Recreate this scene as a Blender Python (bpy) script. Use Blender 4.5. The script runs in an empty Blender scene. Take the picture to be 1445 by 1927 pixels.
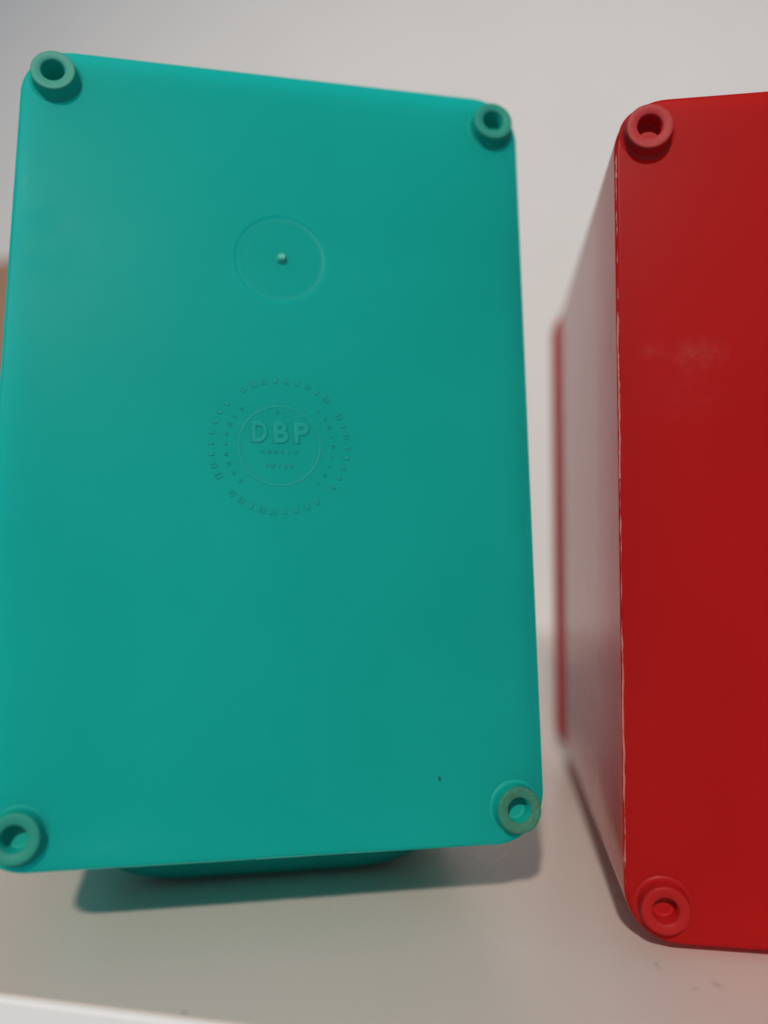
import bpy, bmesh, math, random
from mathutils import Vector, Matrix, Euler

random.seed(7)
sc = bpy.context.scene
COL = sc.collection

# ------------------------------------------------------------------ camera
CAM_H, PITCH, FPX = 0.09476, 0.04411, 1443.44
cam_data = bpy.data.cameras.new('camera')
cam = bpy.data.objects.new('camera', cam_data)
COL.objects.link(cam)
cam.location = (0, 0, CAM_H)
cam.rotation_euler = (math.pi / 2 + PITCH, 0, 0)
cam_data.sensor_fit = 'VERTICAL'
cam_data.sensor_height = 36.0
cam_data.lens = FPX / 1927.0 * 36.0
cam_data.clip_start = 0.005
cam_data.clip_end = 50
cam_data.dof.use_dof = True
cam_data.dof.focus_distance = 0.185
cam_data.dof.aperture_fstop = 3.6
sc.camera = cam
sc.cycles.max_bounces = 16
sc.cycles.diffuse_bounces = 10
sc.cycles.transmission_bounces = 10

# ------------------------------------------------------------------ world (soft indoor light) and lamp
world = bpy.data.worlds.new('World')
sc.world = world
world.use_nodes = True
bg = world.node_tree.nodes['Background']
bg.inputs['Color'].default_value = (0.70, 0.90, 1.05, 1)
bg.inputs['Strength'].default_value = 0.27

lamp_data = bpy.data.lights.new('room_lamp', 'SPOT')
lamp = bpy.data.objects.new('room_lamp', lamp_data)
COL.objects.link(lamp)
lamp.location = (-0.35, -1.78, 1.45)
aim = Vector((0.14, 0.84, 0.0)) - lamp.location
lamp.rotation_euler = aim.to_track_quat('-Z', 'Y').to_euler()
lamp_data.energy = 182
lamp_data.color = (1.0, 0.885, 0.785)
lamp_data.spot_size = math.radians(54)
lamp_data.spot_blend = 1.0
lamp_data.shadow_soft_size = 0.055

sc.view_settings.view_transform = 'Standard'
sc.view_settings.look = 'None'
sc.view_settings.gamma = 1.0
sc.view_settings.exposure = 0.0
sc.view_settings.use_curve_mapping = False

# ------------------------------------------------------------------ materials
def nodes_of(name):
    m = bpy.data.materials.new(name)
    m.use_nodes = True
    nt = m.node_tree
    return m, nt, nt.nodes['Principled BSDF'], nt.nodes['Material Output']

def node(nt, kind, **inp):
    n = nt.nodes.new(kind)
    for k, v in inp.items():
        n.inputs[k.replace('_', ' ')].default_value = v
    return n

def mixrgb(nt, fac, a, b, blend='MIX'):
    n = nt.nodes.new('ShaderNodeMix')
    n.data_type = 'RGBA'
    n.blend_type = blend
    for sock, v in ((n.inputs['Factor'], fac), (n.inputs[6], a), (n.inputs[7], b)):
        if hasattr(v, 'is_linked'):
            nt.links.new(v, sock)
        elif isinstance(v, (int, float)):
            sock.default_value = v
        else:
            sock.default_value = (*v, 1)
    return n.outputs[2]

def maprange(nt, val, a, b, c, d):
    n = nt.nodes.new('ShaderNodeMapRange')
    nt.links.new(val, n.inputs[0])
    for i, v in enumerate((a, b, c, d)):
        n.inputs[i + 1].default_value = v
    return n.outputs[0]

def math_n(nt, op, a, b):
    n = nt.nodes.new('ShaderNodeMath')
    n.operation = op
    for s, v in zip(n.inputs, (a, b)):
        if hasattr(v, 'is_linked'):
            nt.links.new(v, s)
        else:
            s.default_value = v
    return n.outputs[0]

def noise(nt, scale, detail=3, rough=0.5, vec=None):
    n = node(nt, 'ShaderNodeTexNoise', Scale=scale, Detail=detail, Roughness=rough)
    if vec is None:
        tc = nt.nodes.new('ShaderNodeTexCoord')
        vec = tc.outputs['Object']
    nt.links.new(vec, n.inputs['Vector'])
    return n.outputs['Fac']

def ellipse_mask(nt, centre, radii, angle=0.0, lo=0.5, hi=1.0):
    """1 inside an ellipsoid in object space, fading to 0 at its rim"""
    tc = nt.nodes.new('ShaderNodeTexCoord')
    mp = nt.nodes.new('ShaderNodeMapping')
    mp.vector_type = 'TEXTURE'
    mp.inputs['Location'].default_value = centre
    mp.inputs['Rotation'].default_value = angle if isinstance(angle, tuple) else (0, 0, angle)
    mp.inputs['Scale'].default_value = radii
    nt.links.new(tc.outputs['Object'], mp.inputs['Vector'])
    ln = nt.nodes.new('ShaderNodeVectorMath')
    ln.operation = 'LENGTH'
    nt.links.new(mp.outputs[0], ln.inputs[0])
    return maprange(nt, ln.outputs['Value'], lo, hi, 1, 0)

def plastic(name, col, rough=0.34, transl=0.12, worn=None, pale_patches=None, pale_col=(0.62, 0.22, 0.20), warp=0.0002, spec=0.5, face_rough=None, face_spec=0.1, tcol=None, ior=1.5):
    m, nt, bs, out = nodes_of(name)
    L = nt.links
    big = noise(nt, 28, 3)
    fine = noise(nt, 900, 2)
    dark = tuple(c * 0.93 for c in col)
    light = tuple(min(1, c * 1.04 + 0.002) for c in col)
    c = mixrgb(nt, maprange(nt, big, 0.3, 0.7, 0, 1), dark, light)
    c = mixrgb(nt, maprange(nt, noise(nt, 2600, 2, 0.7), 0.35, 0.65, 0, 0.10), c, tuple(min(1, x * 1.15 + .012) for x in col))
    if worn:                       # whitened, scraped plastic on the standing rim of a foot
        tc = nt.nodes.new('ShaderNodeTexCoord')
        sep = nt.nodes.new('ShaderNodeSeparateXYZ')
        L.new(tc.outputs['Object'], sep.inputs[0])
        h = maprange(nt, sep.outputs['Y'], -0.0029, -0.0036, 0, 1)
        n2 = maprange(nt, noise(nt, 1500, 4, 0.65), 0.3, 0.62, 0.45, 1.0)
        c = mixrgb(nt, math_n(nt, 'MULTIPLY', h, n2), c, worn)
    if pale_patches:                      # faint pale patches mixed into the face colour
        for centre, radii, amount in pale_patches:
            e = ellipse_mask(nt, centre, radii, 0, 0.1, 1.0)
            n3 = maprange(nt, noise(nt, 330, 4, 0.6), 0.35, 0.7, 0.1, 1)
            c = mixrgb(nt, math_n(nt, 'MULTIPLY', math_n(nt, 'MULTIPLY', e, n3), amount), c, pale_col)
    L.new(c, bs.inputs['Base Color'])
    rn = noise(nt, 60, 4)
    ro = maprange(nt, rn, 0.3, 0.7, rough - 0.05, rough + 0.06)
    if face_rough:                 # the base was moulded against a matt tool face, the walls are polished
        tc = nt.nodes.new('ShaderNodeTexCoord')
        sep = nt.nodes.new('ShaderNodeSeparateXYZ')
        L.new(tc.outputs['Object'], sep.inputs[0])
        ro = math_n(nt, 'MAXIMUM', ro, maprange(nt, sep.outputs['Y'], 0.0004, 0.0010, face_rough, 0.0))
    L.new(ro, bs.inputs['Roughness'])
    bs.inputs['IOR'].default_value = ior
    bs.inputs['Specular IOR Level'].default_value = 0.0 if transl > 0.1 else spec
    b1 = node(nt, 'ShaderNodeBump', Strength=0.35, Distance=warp)
    L.new(noise(nt, 45, 2), b1.inputs['Height'])
    b2 = node(nt, 'ShaderNodeBump', Strength=0.05, Distance=0.0001)
    L.new(fine, b2.inputs['Height'])
    L.new(b1.outputs[0], b2.inputs['Normal'])
    L.new(b2.outputs[0], bs.inputs['Normal'])
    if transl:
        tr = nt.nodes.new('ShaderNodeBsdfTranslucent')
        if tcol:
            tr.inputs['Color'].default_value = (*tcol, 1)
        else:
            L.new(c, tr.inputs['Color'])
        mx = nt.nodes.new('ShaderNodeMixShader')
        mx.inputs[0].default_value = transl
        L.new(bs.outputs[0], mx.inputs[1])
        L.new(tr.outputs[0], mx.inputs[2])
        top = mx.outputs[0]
        if transl > 0.1:           # gloss lies over the scattering body of the plastic, on its outer skin
            fr = node(nt, 'ShaderNodeFresnel', IOR=ior)
            ge = nt.nodes.new('ShaderNodeNewGeometry')
            gl = nt.nodes.new('ShaderNodeBsdfGlossy')
            L.new(ro, gl.inputs['Roughness'])
            for sk in (fr, gl):
                L.new(b2.outputs[0], sk.inputs['Normal'])
            f = math_n(nt, 'MULTIPLY', fr.outputs[0], math_n(nt, 'SUBTRACT', 1.0, ge.outputs['Backfacing']))
            sp = maprange(nt, sep.outputs['Y'], 0.0004, 0.0010, face_spec, spec) if face_rough else spec
            f = math_n(nt, 'MULTIPLY', f, sp)
            mg = nt.nodes.new('ShaderNodeMixShader')
            L.new(f, mg.inputs[0])
            L.new(top, mg.inputs[1])
            L.new(gl.outputs[0], mg.inputs[2])
            top = mg.outputs[0]
        L.new(top, out.inputs['Surface'])
    return m

GREEN = (0.022, 0.47, 0.40)          # body: part of the light passes through the thin wall
GREEN_F = (0.004, 0.37, 0.31)        # solid feet
RED = (0.53, 0.019, 0.019)
RED_F = (0.44, 0.009, 0.010)
M_green = plastic('green_plastic', GREEN, 0.34, 0.70, warp=0.00004, spec=0.9, face_rough=0.34, face_spec=0.04,
                  pale_col=(0.16, 0.62, 0.54), pale_patches=[((-0.0632, 0.0, 0.064), (0.0013, 0.02, 0.010), 0.4), ((-0.0615, 0.0, 0.048), (0.0016, 0.02, 0.006), 0.25),  # left streaks paint the lamp sheen into the face colour
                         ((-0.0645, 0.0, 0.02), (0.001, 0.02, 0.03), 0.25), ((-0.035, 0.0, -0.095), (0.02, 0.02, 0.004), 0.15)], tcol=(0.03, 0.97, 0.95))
M_green_in = plastic('green_plastic_inside', (0.03, 0.95, 0.92), 0.5, 0.90, warp=0.0002, spec=0.1)
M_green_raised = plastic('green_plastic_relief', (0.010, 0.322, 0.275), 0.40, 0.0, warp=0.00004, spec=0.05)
M_green_foot = plastic('green_plastic_worn_foot', GREEN_F, 0.5, 0.10, worn=(0.075, 0.34, 0.26), spec=0.2)
M_green_foot_b = plastic('green_plastic_foot', GREEN_F, 0.5, 0.10, worn=(0.035, 0.29, 0.215), spec=0.2)
M_green_dirty = plastic('green_plastic_dirty_foot', GREEN_F, 0.5, 0.10, worn=(0.065, 0.17, 0.09), spec=0.2)
M_green_flash = plastic('green_plastic_whitened_edge', (0.06, 0.40, 0.32), 0.5, 0.2)
M_green_nub = plastic('green_plastic_torn_stub', (0.05, 0.46, 0.38), 0.45, 0.05, spec=0.4)
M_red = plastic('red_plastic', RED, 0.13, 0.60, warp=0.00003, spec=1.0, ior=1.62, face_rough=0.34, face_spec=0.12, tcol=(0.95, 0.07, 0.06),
                pale_patches=[((-0.0475, 0.0, 0.0372), (0.0085, 0.02, 0.0052), 0.35),  # pale blotch on the upper left of the face
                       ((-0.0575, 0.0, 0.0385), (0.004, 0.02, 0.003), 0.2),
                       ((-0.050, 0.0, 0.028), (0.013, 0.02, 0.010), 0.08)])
M_red_in = plastic('red_plastic_inside', (0.95, 0.08, 0.07), 0.5, 0.90, warp=0.0002, spec=0.1)
M_red_foot = plastic('red_plastic_worn_foot', RED_F, 0.5, 0.10, worn=(0.46, 0.05, 0.055), spec=0.2)
M_red_foot_clean = plastic('red_plastic_foot', RED_F, 0.45, 0.10, worn=(0.42, 0.014, 0.014), spec=0.2)
M_red_flash = plastic('red_plastic_whitened_edge', (0.58, 0.20, 0.18), 0.5, 0.2)

def paint(name, col, rough, var=0.03, spots=(), bump=0.00008, bscale=260):
    m, nt, bs, out = nodes_of(name)
    L = nt.links
    n1 = maprange(nt, noise(nt, 9, 5), 0.3, 0.7, 0, 1)
    c = mixrgb(nt, n1, tuple(x * (1 - var) for x in col), tuple(min(1, x * (1 + var)) for x in col))
    for centre, radii, ang, amt, tint in spots:
        e = ellipse_mask(nt, centre, radii, ang, 0.2, 1.0)
        n3 = maprange(nt, noise(nt, 700, 3), 0.35, 0.65, 0.3, 1)
        c = mixrgb(nt, math_n(nt, 'MULTIPLY', math_n(nt, 'MULTIPLY', e, n3), amt), c, tint)
    L.new(c, bs.inputs['Base Color'])
    L.new(maprange(nt, noise(nt, 35, 4), 0.3, 0.7, rough - 0.04, rough + 0.06), bs.inputs['Roughness'])
    b = node(nt, 'ShaderNodeBump', Strength=0.25, Distance=bump)
    L.new(noise(nt, bscale, 4), b.inputs['Height'])
    L.new(b.outputs[0], bs.inputs['Normal'])
    return m

M_wall = paint('white_wall_paint', (0.81, 0.79, 0.785), 0.75, 0.015, bump=0.0005, bscale=130)

# ------------------------------------------------------------------ helpers
def link(name, me, mat, parent=None, loc=(0, 0, 0)):
    o = bpy.data.objects.new(name, me)
    COL.objects.link(o)
    if mat and not me.materials:
        me.materials.append(mat)
    if parent:
        o.parent = parent
    o.location = loc
    return o

def finish(bm, name, smooth_all=False):
    me = bpy.data.meshes.new(name)
    if smooth_all:
        for f in bm.faces:
            f.smooth = True
    bm.to_mesh(me)
    bm.free()
    return me

def rr_loop(hw, hh, r, n=14):
    pts = []
    for cxs, czs, a0 in ((1, 1, 0), (-1, 1, 90), (-1, -1, 180), (1, -1, 270)):
        for i in range(n + 1):
            a = math.radians(a0 + 90 * i / n)
            pts.append((cxs * (hw - r) + r * math.cos(a), czs * (hh - r) + r * math.sin(a)))
    return pts

def lathe(profile, n=40, axis_sign=-1):
    """profile of (radius, height) turned about the local Y axis; height goes to -Y"""
    bm = bmesh.new()
    rings = []
    for r, h in profile:
        if r < 1e-7:
            rings.append([bm.verts.new((0, axis_sign * h, 0))])
        else:
            rings.append([bm.verts.new((r * math.cos(2 * math.pi * i / n), axis_sign * h,
                                        r * math.sin(2 * math.pi * i / n))) for i in range(n)])
    for a, b in zip(rings, rings[1:]):
        for i in range(n):
            j = (i + 1) % n
            if len(a) == 1 and len(b) == 1:
                continue
            if len(b) == 1:
                bm.faces.new((a[i], a[j], b[0]))
            elif len(a) == 1:
                bm.faces.new((a[0], b[j], b[i]))
            else:
                bm.faces.new((a[i], a[j], b[j], b[i]))
    bmesh.ops.recalc_face_normals(bm, faces=bm.faces)
    return bm

def prisms(polys, h, sink=0.0002, inset=0.55):
    """raised relief: 2D outlines (x, z) standing h proud of the face towards -Y with sloping flanks"""
    bm = bmesh.new()
    for poly in polys:
        cx = sum(p[0] for p in poly) / len(poly)
        cz = sum(p[1] for p in poly) / len(poly)
        lo = [bm.verts.new((x, sink, z)) for x, z in poly]
        hi = [bm.verts.new((cx + (x - cx) * inset, -h, cz + (z - cz) * inset)) for x, z in poly]
        bm.faces.new(hi)
        k = len(poly)
        for i in range(k):
            bm.faces.new((lo[i], lo[(i + 1) % k], hi[(i + 1) % k], hi[i]))
    bmesh.ops.recalc_face_normals(bm, faces=bm.faces)
    return bm

def tag(o, label, cat):
    o['label'] = label
    o['category'] = cat

# ------------------------------------------------------------------ setting: counter and wall
YAW_T = math.radians(-11.3)
ux, uy = math.cos(YAW_T), math.sin(YAW_T)          # along the front edge
vx, vy = -uy, ux                                   # towards the wall
EDGE = Vector((-0.0555, 0.1617, 0))                # a point on the front edge
WALL_D = (Vector((0.185, 0.846, 0)) - EDGE).dot(Vector((vx, vy, 0)))

def on_table(x, y):                                # world -> counter coordinates
    p = Vector((x, y, 0)) - EDGE
    return (p.x * ux + p.y * uy, p.x * vx + p.y * vy)

s1 = on_table(0.048, 0.166)
spots = []
for (wx, wy), radii, ang, amt in (((0.0617, 0.178), (0.0007, 0.0030, 0.01), 0.1, 0.35),
                                  ((0.0718, 0.170), (0.0012, 0.0022, 0.01), 0.5, 0.4),
                                  ((0.0663, 0.1685), (0.0018, 0.0009, 0.01), 0.2, 0.3),
                                  ((-0.0405, 0.1602), (0.0011, 0.0007, 0.01), 0.1, 0.7)):
    a, b = on_table(wx, wy)
    spots.append(((a, b, 0), radii, ang, amt, (0.16, 0.13, 0.13)))
M_edge = paint('white_front_strip', (0.84, 0.83, 0.83), 0.4, 0.02)
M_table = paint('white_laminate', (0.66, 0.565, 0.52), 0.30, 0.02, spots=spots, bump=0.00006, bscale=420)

# counter slab: cross-section with a softened front arris, swept along its length
prof = [(0.0, -0.040)]
R = 0.0004
for i in range(7):
    a = math.radians(90 * i / 6)
    prof.append((R - R * math.cos(a), -R + R * math.sin(a)))
prof += [(WALL_D + 0.02, 0.0), (WALL_D + 0.02, -0.040)]
bm = bmesh.new()
XS = (-2.2, 2.2)
rows = [[bm.verts.new((x, y, z)) for y, z in prof] for x in XS]
k = len(prof)
for i in range(k):
    f = bm.faces.new((rows[0][i], rows[0][(i + 1) % k], rows[1][(i + 1) % k], rows[1][i]))
    f.smooth = 1 <= i <= 6
bm.faces.new(rows[0]); bm.faces.new(rows[1])
bmesh.ops.recalc_face_normals(bm, faces=bm.faces)
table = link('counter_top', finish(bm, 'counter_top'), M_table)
table.location = EDGE
table.rotation_euler = (0, 0, YAW_T)
table['kind'] = 'structure'

# strip in a whiter colour than the top, along the front of the slab, a hair proud of it
bm = bmesh.new()
prof = [(0.0, -0.0402), (-0.0009, -0.0400), (-0.0009, -0.0012), (-0.0006, -0.0005), (0.0, -0.0003)]
rows = [[bm.verts.new((x, y, z)) for y, z in prof] for x in XS]
k = len(prof)
for i in range(k):
    bm.faces.new((rows[0][i], rows[0][(i + 1) % k], rows[1][(i + 1) % k], rows[1][i]))
bm.faces.new(rows[0]); bm.faces.new(rows[1])
bmesh.ops.recalc_face_normals(bm, faces=bm.faces)
link('front_strip', finish(bm, 'front_strip'), M_edge, table, (0, -0.0001, 0))

bm = bmesh.new()
bmesh.ops.create_cube(bm, size=1)
for v in bm.verts:
    v.co = Vector((v.co.x * 5.0, v.co.y * 0.1, v.co.z * 2.6))
wall = link('wall', finish(bm, 'wall'), M_wall)
wl = EDGE + Vector((vx, vy, 0)) * (WALL_D + 0.05)
wall.location = (wl.x, wl.y, 1.0)
wall.rotation_euler = (0, 0, YAW_T)
wall['kind'] = 'structure'

# ------------------------------------------------------------------ containers
W, H, D = 0.13144, 0.20, 0.1714
RC = 0.0125
TAPER, LIP, TH = 0.0012, 0.0015, 0.0024
FOOT = (0.0576, 0.0910)
DISC_C, DISC_R = (0.0, 0.0470), 0.0121

def container_body():
    """hollow box lying on its side: base face at y=0 looking to -Y, open mouth with a lip at y=D"""
    n = 14
    loops = []
    e = 0.0011
    for i in range(6):                                 # rounded arris of the base, from face to wall
        a = math.radians(90 * i / 5)
        ins = e * (1 - math.sin(a))
        loops.append((-ins, e * (1 - math.cos(a))))
    def off(d):
        return TAPER * d / D
    loops += [(off(D * .25), D * .25), (off(D * .5), D * .5), (off(D * .75), D * .75),
              (off(D - .0042), D - .0042), (off(D) + LIP * .75, D - .0038), (off(D) + LIP, D - .0032),
              (off(D) + LIP, D - .0006), (off(D) + LIP * .7, D), (off(D) - TH * .7, D),
              (off(D) - TH, D - .0005), (off(0.003) - TH, 0.0034), (-TH - 0.001, 0.0026)]
    bm = bmesh.new()
    rings = []
    for o_, y in loops:
        pts = rr_loop(W / 2 + o_, H / 2 + o_, max(0.004, RC + o_), n)
        rings.append([bm.verts.new((x, y, z)) for x, z in pts])
    m = len(rings[0])
    for q, (a, b) in enumerate(zip(rings, rings[1:])):
        for i in range(m):
            f = bm.faces.new((a[i], a[(i + 1) % m], b[(i + 1) % m], b[i]))
            f.smooth = True
            f.material_index = 1 if q >= len(rings) - 3 else 0
    bm.faces.new(rings[-1]).material_index = 1                           # floor inside
    # base face with the shallow gate recess cut into it
    nd = 64
    rec = []
    for r, y in ((DISC_R, 0), (DISC_R - .0002, .00010), (DISC_R - .00050, .00042), (DISC_R - .0009, .00052),
                 (DISC_R - .0036, .00020)):
        rec.append([bm.verts.new((DISC_C[0] + r * math.cos(2 * math.pi * i / nd), y,
                                  DISC_C[1] + r * math.sin(2 * math.pi * i / nd))) for i in range(nd)])
    for a, b in zip(rec, rec[1:]):
        for i in range(nd):
            f = bm.faces.new((a[i], a[(i + 1) % nd], b[(i + 1) % nd], b[i]))
            f.smooth = True
    bm.faces.new(rec[-1])
    edges = []
    holes = []
    for sx in (-1, 1):                                 # the hollow feet open into the base
        for sz in (-1, 1):
            fx = sx * FOOT[0] if (sx, sz) != (-1, -1) else -0.0562
            holes.append([bm.verts.new((fx + .0042 * math.cos(2 * math.pi * i / 24), 0,
                                        sz * FOOT[1] + .0042 * math.sin(2 * math.pi * i / 24))) for i in range(24)])
    for ring in (rings[0], rec[0], *holes):
        for i in range(len(ring)):
            a, b = ring[i], ring[(i + 1) % len(ring)]
            ed = bm.edges.get((a, b)) or bm.edges.new((a, b))
            edges.append(ed)
    res = bmesh.ops.triangle_fill(bm, edges=edges, use_beauty=True)
    for g in res['geom']:
        if isinstance(g, bmesh.types.BMFace):
            g.smooth = False
    bmesh.ops.recalc_face_normals(bm, faces=bm.faces)
    return finish(bm, 'container_body')

def foot_mesh(zb=-0.0009):
    hF, ro, ri = 0.0037, 0.0054, 0.0029
    prof = [(0.0066, -0.0004), (0.0065, 0.0000)]
    for i in range(1, 6):                               # fillet into the face
        a = math.radians(90 * i / 5)
        prof.append((0.0056 + 0.0009 * (1 - math.sin(a)), 0.0000 + 0.0016 * (1 - math.cos(a))))
    prof += [(0.0055, 0.0024), (ro, hF - .0004)]
    for i in range(1, 5):
        a = math.radians(90 * i / 4)
        prof.append((ro - .0004 * (1 - math.cos(a)), hF - .0004 * (1 - math.sin(a))))
    prof += [(ri + .0003, hF), (ri, hF - .0003), (ri - .0001, zb + .0003), (ri - .0002, zb + .0001), (ri - .0004, zb), (ri - .0008, zb), (0, zb)]
    return finish(lathe(prof, 44), 'foot', True)

BODY_MESH = container_body()
FOOT_MESH = foot_mesh()
FOOT_SHALLOW = foot_mesh(-0.0003)

def mesh_copy(me, mat):
    c = me.copy()
    c.materials.clear()
    c.materials.append(mat)
    return c

def edge_flash(points, outward, mat, parent, seed, amount, low=-0.35, name='edge_flash'):
    """ragged thin ridge of moulding flash left along an arris of the base"""
    rnd = random.Random(seed)
    bm = bmesh.new()
    o = Vector(outward)
    n = (o + Vector((0, -1, 0))).normalized()
    t = (o - Vector((0, -1, 0))).normalized()
    prev = None
    env, drift = 0.2, 0.0
    for p in points:
        env = min(1.0, max(low, env + rnd.uniform(-0.25, 0.25)))
        drift = max(-1, min(1, drift + rnd.uniform(-0.4, 0.4)))
        if rnd.random() < 0.02:
            env = 1.25
        p = Vector(p) + t * drift * 0.00012
        w = 0.00014 + 0.00030 * max(0, env)
        ring = [bm.verts.new(p - n * 0.0003 + t * w), bm.verts.new(p + n * (amount * env)), bm.verts.new(p - n * 0.0003 - t * w)]
        if prev:
            for i in range(3):
                bm.faces.new((prev[i], prev[(i + 1) % 3], ring[(i + 1) % 3], ring[i]))
        else:
            bm.faces.new(ring)
        prev = ring
    bm.faces.new(prev)
    bmesh.ops.recalc_face_normals(bm, faces=bm.faces)
    return link(name, finish(bm, name), mat, parent, (0, 0, H / 2))

def make_container(name, label, body_mat, inner_mat, foot_mats, foot_pos, nub_mat):
    root = bpy.data.objects.new(name, None)
    root.empty_display_size = 0.05
    COL.objects.link(root)
    tag(root, label, 'container')
    body = link('body', mesh_copy(BODY_MESH, body_mat), body_mat, root, (0, 0, H / 2))
    body.data.materials.append(inner_mat)
    k = 0
    for sz in (1, -1):
        for sx in (-1, 1):
            link('foot', mesh_copy(FOOT_MESH if name.startswith('green') else FOOT_SHALLOW, foot_mats[k]), foot_mats[k], root,
                 (foot_pos[k][0], 0, H / 2 + foot_pos[k][1]))
            k += 1
    # gate nub in the middle of the recess: a torn-off sprue stub
    bm = lathe([(0.0016, -0.0006), (0.0015, 0.0000), (0.0012, 0.0008), (0.0010, 0.0014), (0.0006, 0.0017), (0, 0.0016)], 18)
    for v in bm.verts:
        if v.co.y < -0.001:
            v.co.x += random.uniform(-.0002, .0002) + .0001
            v.co.y += random.uniform(-.0003, .0002)
    nub = link('gate_nub', finish(bm, 'gate_nub', True), nub_mat, root, (0.0003, 0.0003, H / 2 + DISC_C[1]))
    return root, body

# green container: resting on its lip and on the added support block below
green, green_body = make_container('green_plastic_container',
    'green plastic container on its side, ring feet and round embossed emblem on its base', M_green, M_green_in,
    [M_green_foot, M_green_foot_b, M_green_foot_b, M_green_dirty],
    [(-0.0572, 0.0913), (0.0578, 0.0906), (-0.0552, -0.0919), (0.0580, -0.0914)], M_green_nub)
RG = Matrix.Rotation(0.17664, 3, 'Z') @ Matrix.Rotation(-0.116, 3, 'X') @ Matrix.Rotation(0.00936, 3, 'Y')
gc = Vector((-0.02629, 0.19024, 0.12266))
green.rotation_euler = RG.to_euler()
green.location = gc - RG @ Vector((0, 0, H / 2))
low = min((green.location + RG @ (v.co + Vector((0, 0, H / 2)))).z for v in green_body.data.vertices)
green.location.z += 0.0002 - low

# support block added underneath, shaped as the dark core of the shadow; its rounded edge stands on the counter
def shadow_support():
    bm = bmesh.new()
    u0, u1 = -0.048, 0.050
    sec = []
    top, bot, d0, d1 = 0.0006, -0.0168, 0.042, 0.062
    r = 0.0075
    sec += [(d0 - 0.003, top), (d0, top - 0.004)]
    for i in range(6):
        a = math.radians(180 + 90 * i / 5)
        sec.append((d0 + r + r * math.cos(a), bot + r + r * math.sin(a)))
    for i in range(6):
        a = math.radians(270 + 90 * i / 5)
        sec.append((d1 - r + r * math.cos(a), bot + r + r * math.sin(a)))
    sec += [(d1, top - 0.004), (d1 + 0.003, top)]
    mid = ((d0 + d1) / 2, -0.004)
    rows = []
    us = []
    for q in range(33):
        w = q / 32
        edge = min(w, 1 - w) * (u1 - u0) / 0.026            # rounded ends, 26 mm long
        us.append((u0 + (u1 - u0) * w, 0.12 + 0.88 * math.sqrt(max(0, 1 - (1 - min(1, edge)) ** 2))))
    for u, s in us:
        rows.append([bm.verts.new((u, mid[0] + (d - mid[0]) * (0.6 + 0.4 * s),
                                   (-H / 2) + (v if v > -0.001 else mid[1] + (v - mid[1]) * s))) for d, v in sec])
    k = len(sec)
    for a, b in zip(rows, rows[1:]):
        for i in range(k):
            bm.faces.new((a[i], a[(i + 1) % k], b[(i + 1) % k], b[i]))
    bm.faces.new(rows[0]); bm.faces.new(rows[-1])
    bmesh.ops.recalc_face_normals(bm, faces=bm.faces)
    return finish(bm, 'shadow_support', True)
g_me = shadow_support()
gl = min((green.location + RG @ (v.co + Vector((0, 0, H / 2)))).z for v in g_me.vertices)
for v in g_me.vertices:                                 # let the lower half reach the counter exactly
    if v.co.z < -H / 2 - 0.006:
        v.co.z -= (gl - 0.0002) * min(1, (-H / 2 - 0.006 - v.co.z) / 0.008)
link('shadow_support', g_me, M_green_raised, green, (0, 0, H / 2))

# emblem: inner ring, big letters, rings of tiny raised characters
EC = (0.0004, -0.0028)
def ring_mesh(r, w, h):
    return finish(lathe([(r - w, -0.0002), (r - w * .5, h), (r + w * .5, h), (r + w, -0.0002)], 72), 'emblem_ring', True)
emblem = link('emblem', ring_mesh(0.0101, 0.00050, 0.000035), M_green_raised, green, (EC[0], 0, H / 2 + EC[1]))
EH = 0.00017
def letter(ch, cx, cz, capw, caph, h):
    cu = bpy.data.curves.new('letter', 'FONT')
    cu.body = ch
    cu.size = 1.0
    cu.offset = 0.0
    cu.bevel_depth = 0.05
    cu.bevel_resolution = 1
    cu.extrude = 0.0
    cu.resolution_u = 6
    tmp = bpy.data.objects.new('tmp_letter', cu)
    COL.objects.link(tmp)
    dg = bpy.context.evaluated_depsgraph_get()
    me = bpy.data.meshes.new_from_object(tmp.evaluated_get(dg))
    bpy.data.objects.remove(tmp)
    bpy.data.curves.remove(cu)
    xs = [v.co.x for v in me.vertices]; ys = [v.co.y for v in me.vertices]
    x0, x1, y0, y1 = min(xs), max(xs), min(ys), max(ys)
    for v in me.vertices:
        x = ((v.co.x - x0) / (x1 - x0) - .5) * capw
        z = ((v.co.y - y0) / (y1 - y0) - .5) * caph
        v.co = Vector((x, -h * v.co.z / 0.05 if v.co.z >= 0 else 0.0003, z))
    me.flip_normals()
    return link('raised_letter', me, M_green_raised, emblem, (cx, 0, cz))
for ch, cx in (('D', -0.0050), ('B', 0.0003), ('P', 0.0054)):
    letter(ch, cx, 0.0033, 0.0039, 0.0056, 0.00022)
# worn tiny characters that can no longer be read: a few stroke patterns shared between them
def bar(x, z, w, h):
    return [(x - w / 2, z - h / 2), (x + w / 2, z - h / 2), (x + w / 2, z + h / 2), (x - w / 2, z + h / 2)]
def glyphs(s):
    t = 0.26 * s
    pats = [[bar(-.24 * s, 0, t * 1.1, s), bar(.24 * s, 0, t * 1.1, s)], [bar(0, 0, t * 2.0, s)],
            [bar(-.2 * s, 0, t, s), bar(.22 * s, 0, t, .7 * s)], [bar(0, 0, t * 1.6, .8 * s)]]
    out = []
    for p in pats:
        me = finish(prisms(p, EH), 'raised_character')
        me.materials.append(M_green_raised)
        out.append(me)
    return out
G_big, G_small = glyphs(0.0021), glyphs(0.0013)
rnd = random.Random(3)
def ring_chars(r, angles, meshes):
    for a in angles:
        o = link('raised_character', rnd.choice(meshes), None, emblem,
                 (r * math.sin(a), 0, r * math.cos(a)))
        o.rotation_euler = (0, a, 0)
NO = 38
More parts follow.
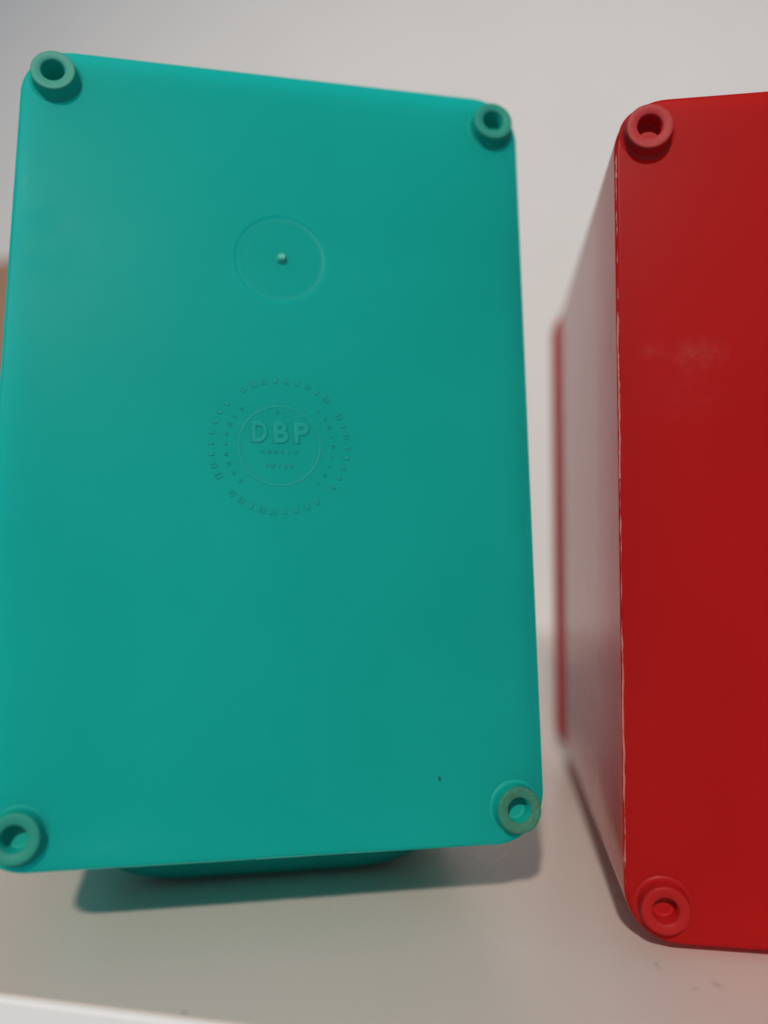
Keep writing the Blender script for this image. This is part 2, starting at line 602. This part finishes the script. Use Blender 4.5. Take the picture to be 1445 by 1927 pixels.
ring_chars(0.0168, [2 * math.pi * (i + .5) / NO for i in range(NO) if i not in (5, 33, 14, 24)], G_big)
for c in (90, 270):
    ring_chars(0.0133, [math.radians(c + d) for d in range(-44, 45, 11)], G_small)
for zrow, xs in ((-0.0016, [-.0042 + .00165 * i for i in range(6)]), (-0.0052, [-.0030 + .0015 * i for i in range(5)]),
                 (0.0085, [-.0007, .0008])):
    for x in xs:
        link('raised_character', rnd.choice(G_small), None, emblem, (x, 0, zrow))

# small dark nick in the face
bm = bmesh.new()
bmesh.ops.create_icosphere(bm, subdivisions=2, radius=1)
for v in bm.verts:
    v.co = Vector((v.co.x * .00032 + v.co.z * -.00015, v.co.y * .00012, v.co.z * .0006))
M_nick, nt_, bs_, _o = nodes_of('dark_speck')
nt_.links.new(mixrgb(nt_, noise(nt_, 2000), (0.004, 0.06, 0.05), (0.01, 0.10, 0.08)), bs_.inputs['Base Color'])
link('speck', finish(bm, 'speck', True), M_nick, green, (0.0393, 0, H / 2 - 0.0839))

# flash along the lower arris of the green base
zb = -H / 2
edge_flash([(-0.052 + 0.104 * i / 220, 0.00032, zb + 0.00032) for i in range(221)], (0, 0, -1), M_green_flash, green, 5, 0.00013)

# red container: upright on its lip, flush along the counter
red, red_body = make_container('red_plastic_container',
    'red plastic container on its side, glossy side wall and a pale patch on its base', M_red, M_red_in,
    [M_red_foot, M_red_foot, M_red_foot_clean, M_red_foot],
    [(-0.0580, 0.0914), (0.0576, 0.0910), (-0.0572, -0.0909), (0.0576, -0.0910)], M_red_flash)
RYAW = -0.14289
RR = Matrix.Rotation(RYAW, 3, 'Z')
red.rotation_euler = (0, 0, RYAW)
red.location = Vector((0.0559, 0.18236, 0.0)) + RR @ Vector((W / 2, 0, 0))
red.location.z = TAPER + LIP + 0.0002
xl = -W / 2
edge_flash([(xl + 0.00032, 0.00032, -0.087 + 0.174 * i / 520) for i in range(521)], (-1, 0, 0), M_red_flash, red, 11, 0.00034, -0.05)

# ------------------------------------------------------------------ brown box far behind, mostly hidden by the green container
M_card, nt_, bs_, _o = nodes_of('brown_cardboard')
st = nt_.nodes.new('ShaderNodeTexCoord')
mp = nt_.nodes.new('ShaderNodeMapping')
mp.inputs['Scale'].default_value = (1, 1, 14)
nt_.links.new(st.outputs['Object'], mp.inputs['Vector'])
nt_.links.new(mixrgb(nt_, noise(nt_, 30, 5, .6, mp.outputs[0]), (0.27, 0.155, 0.10), (0.38, 0.235, 0.155)), bs_.inputs['Base Color'])
bs_.inputs['Roughness'].default_value = 0.8
brown = bpy.data.objects.new('brown_box', None)
COL.objects.link(brown)
tag(brown, 'brown cardboard box against the white wall, mostly hidden behind the green container', 'box')
brown.location = (-0.335, 0.66, 0)
brown.rotation_euler = (0, 0, YAW_T)
BH = 0.323
def rbox(sx, sy, sz, r=0.002):
    bm = bmesh.new()
    bmesh.ops.create_cube(bm, size=1)
    for v in bm.verts:
        v.co = Vector((v.co.x * sx, v.co.y * sy, v.co.z * sz))
    bmesh.ops.bevel(bm, geom=list(bm.edges), offset=r, segments=2, affect='EDGES', profile=.5)
    return bm
link('body', finish(rbox(0.16, 0.11, BH - 0.006), 'body'), M_card, brown, (0, 0, (BH - 0.006) / 2 + .0003))
for sy in (-1, 1):
    link('flap', finish(rbox(0.158, 0.0535, 0.004, .0008), 'flap'), M_card, brown, (0, sy * 0.0274, BH - 0.0038))
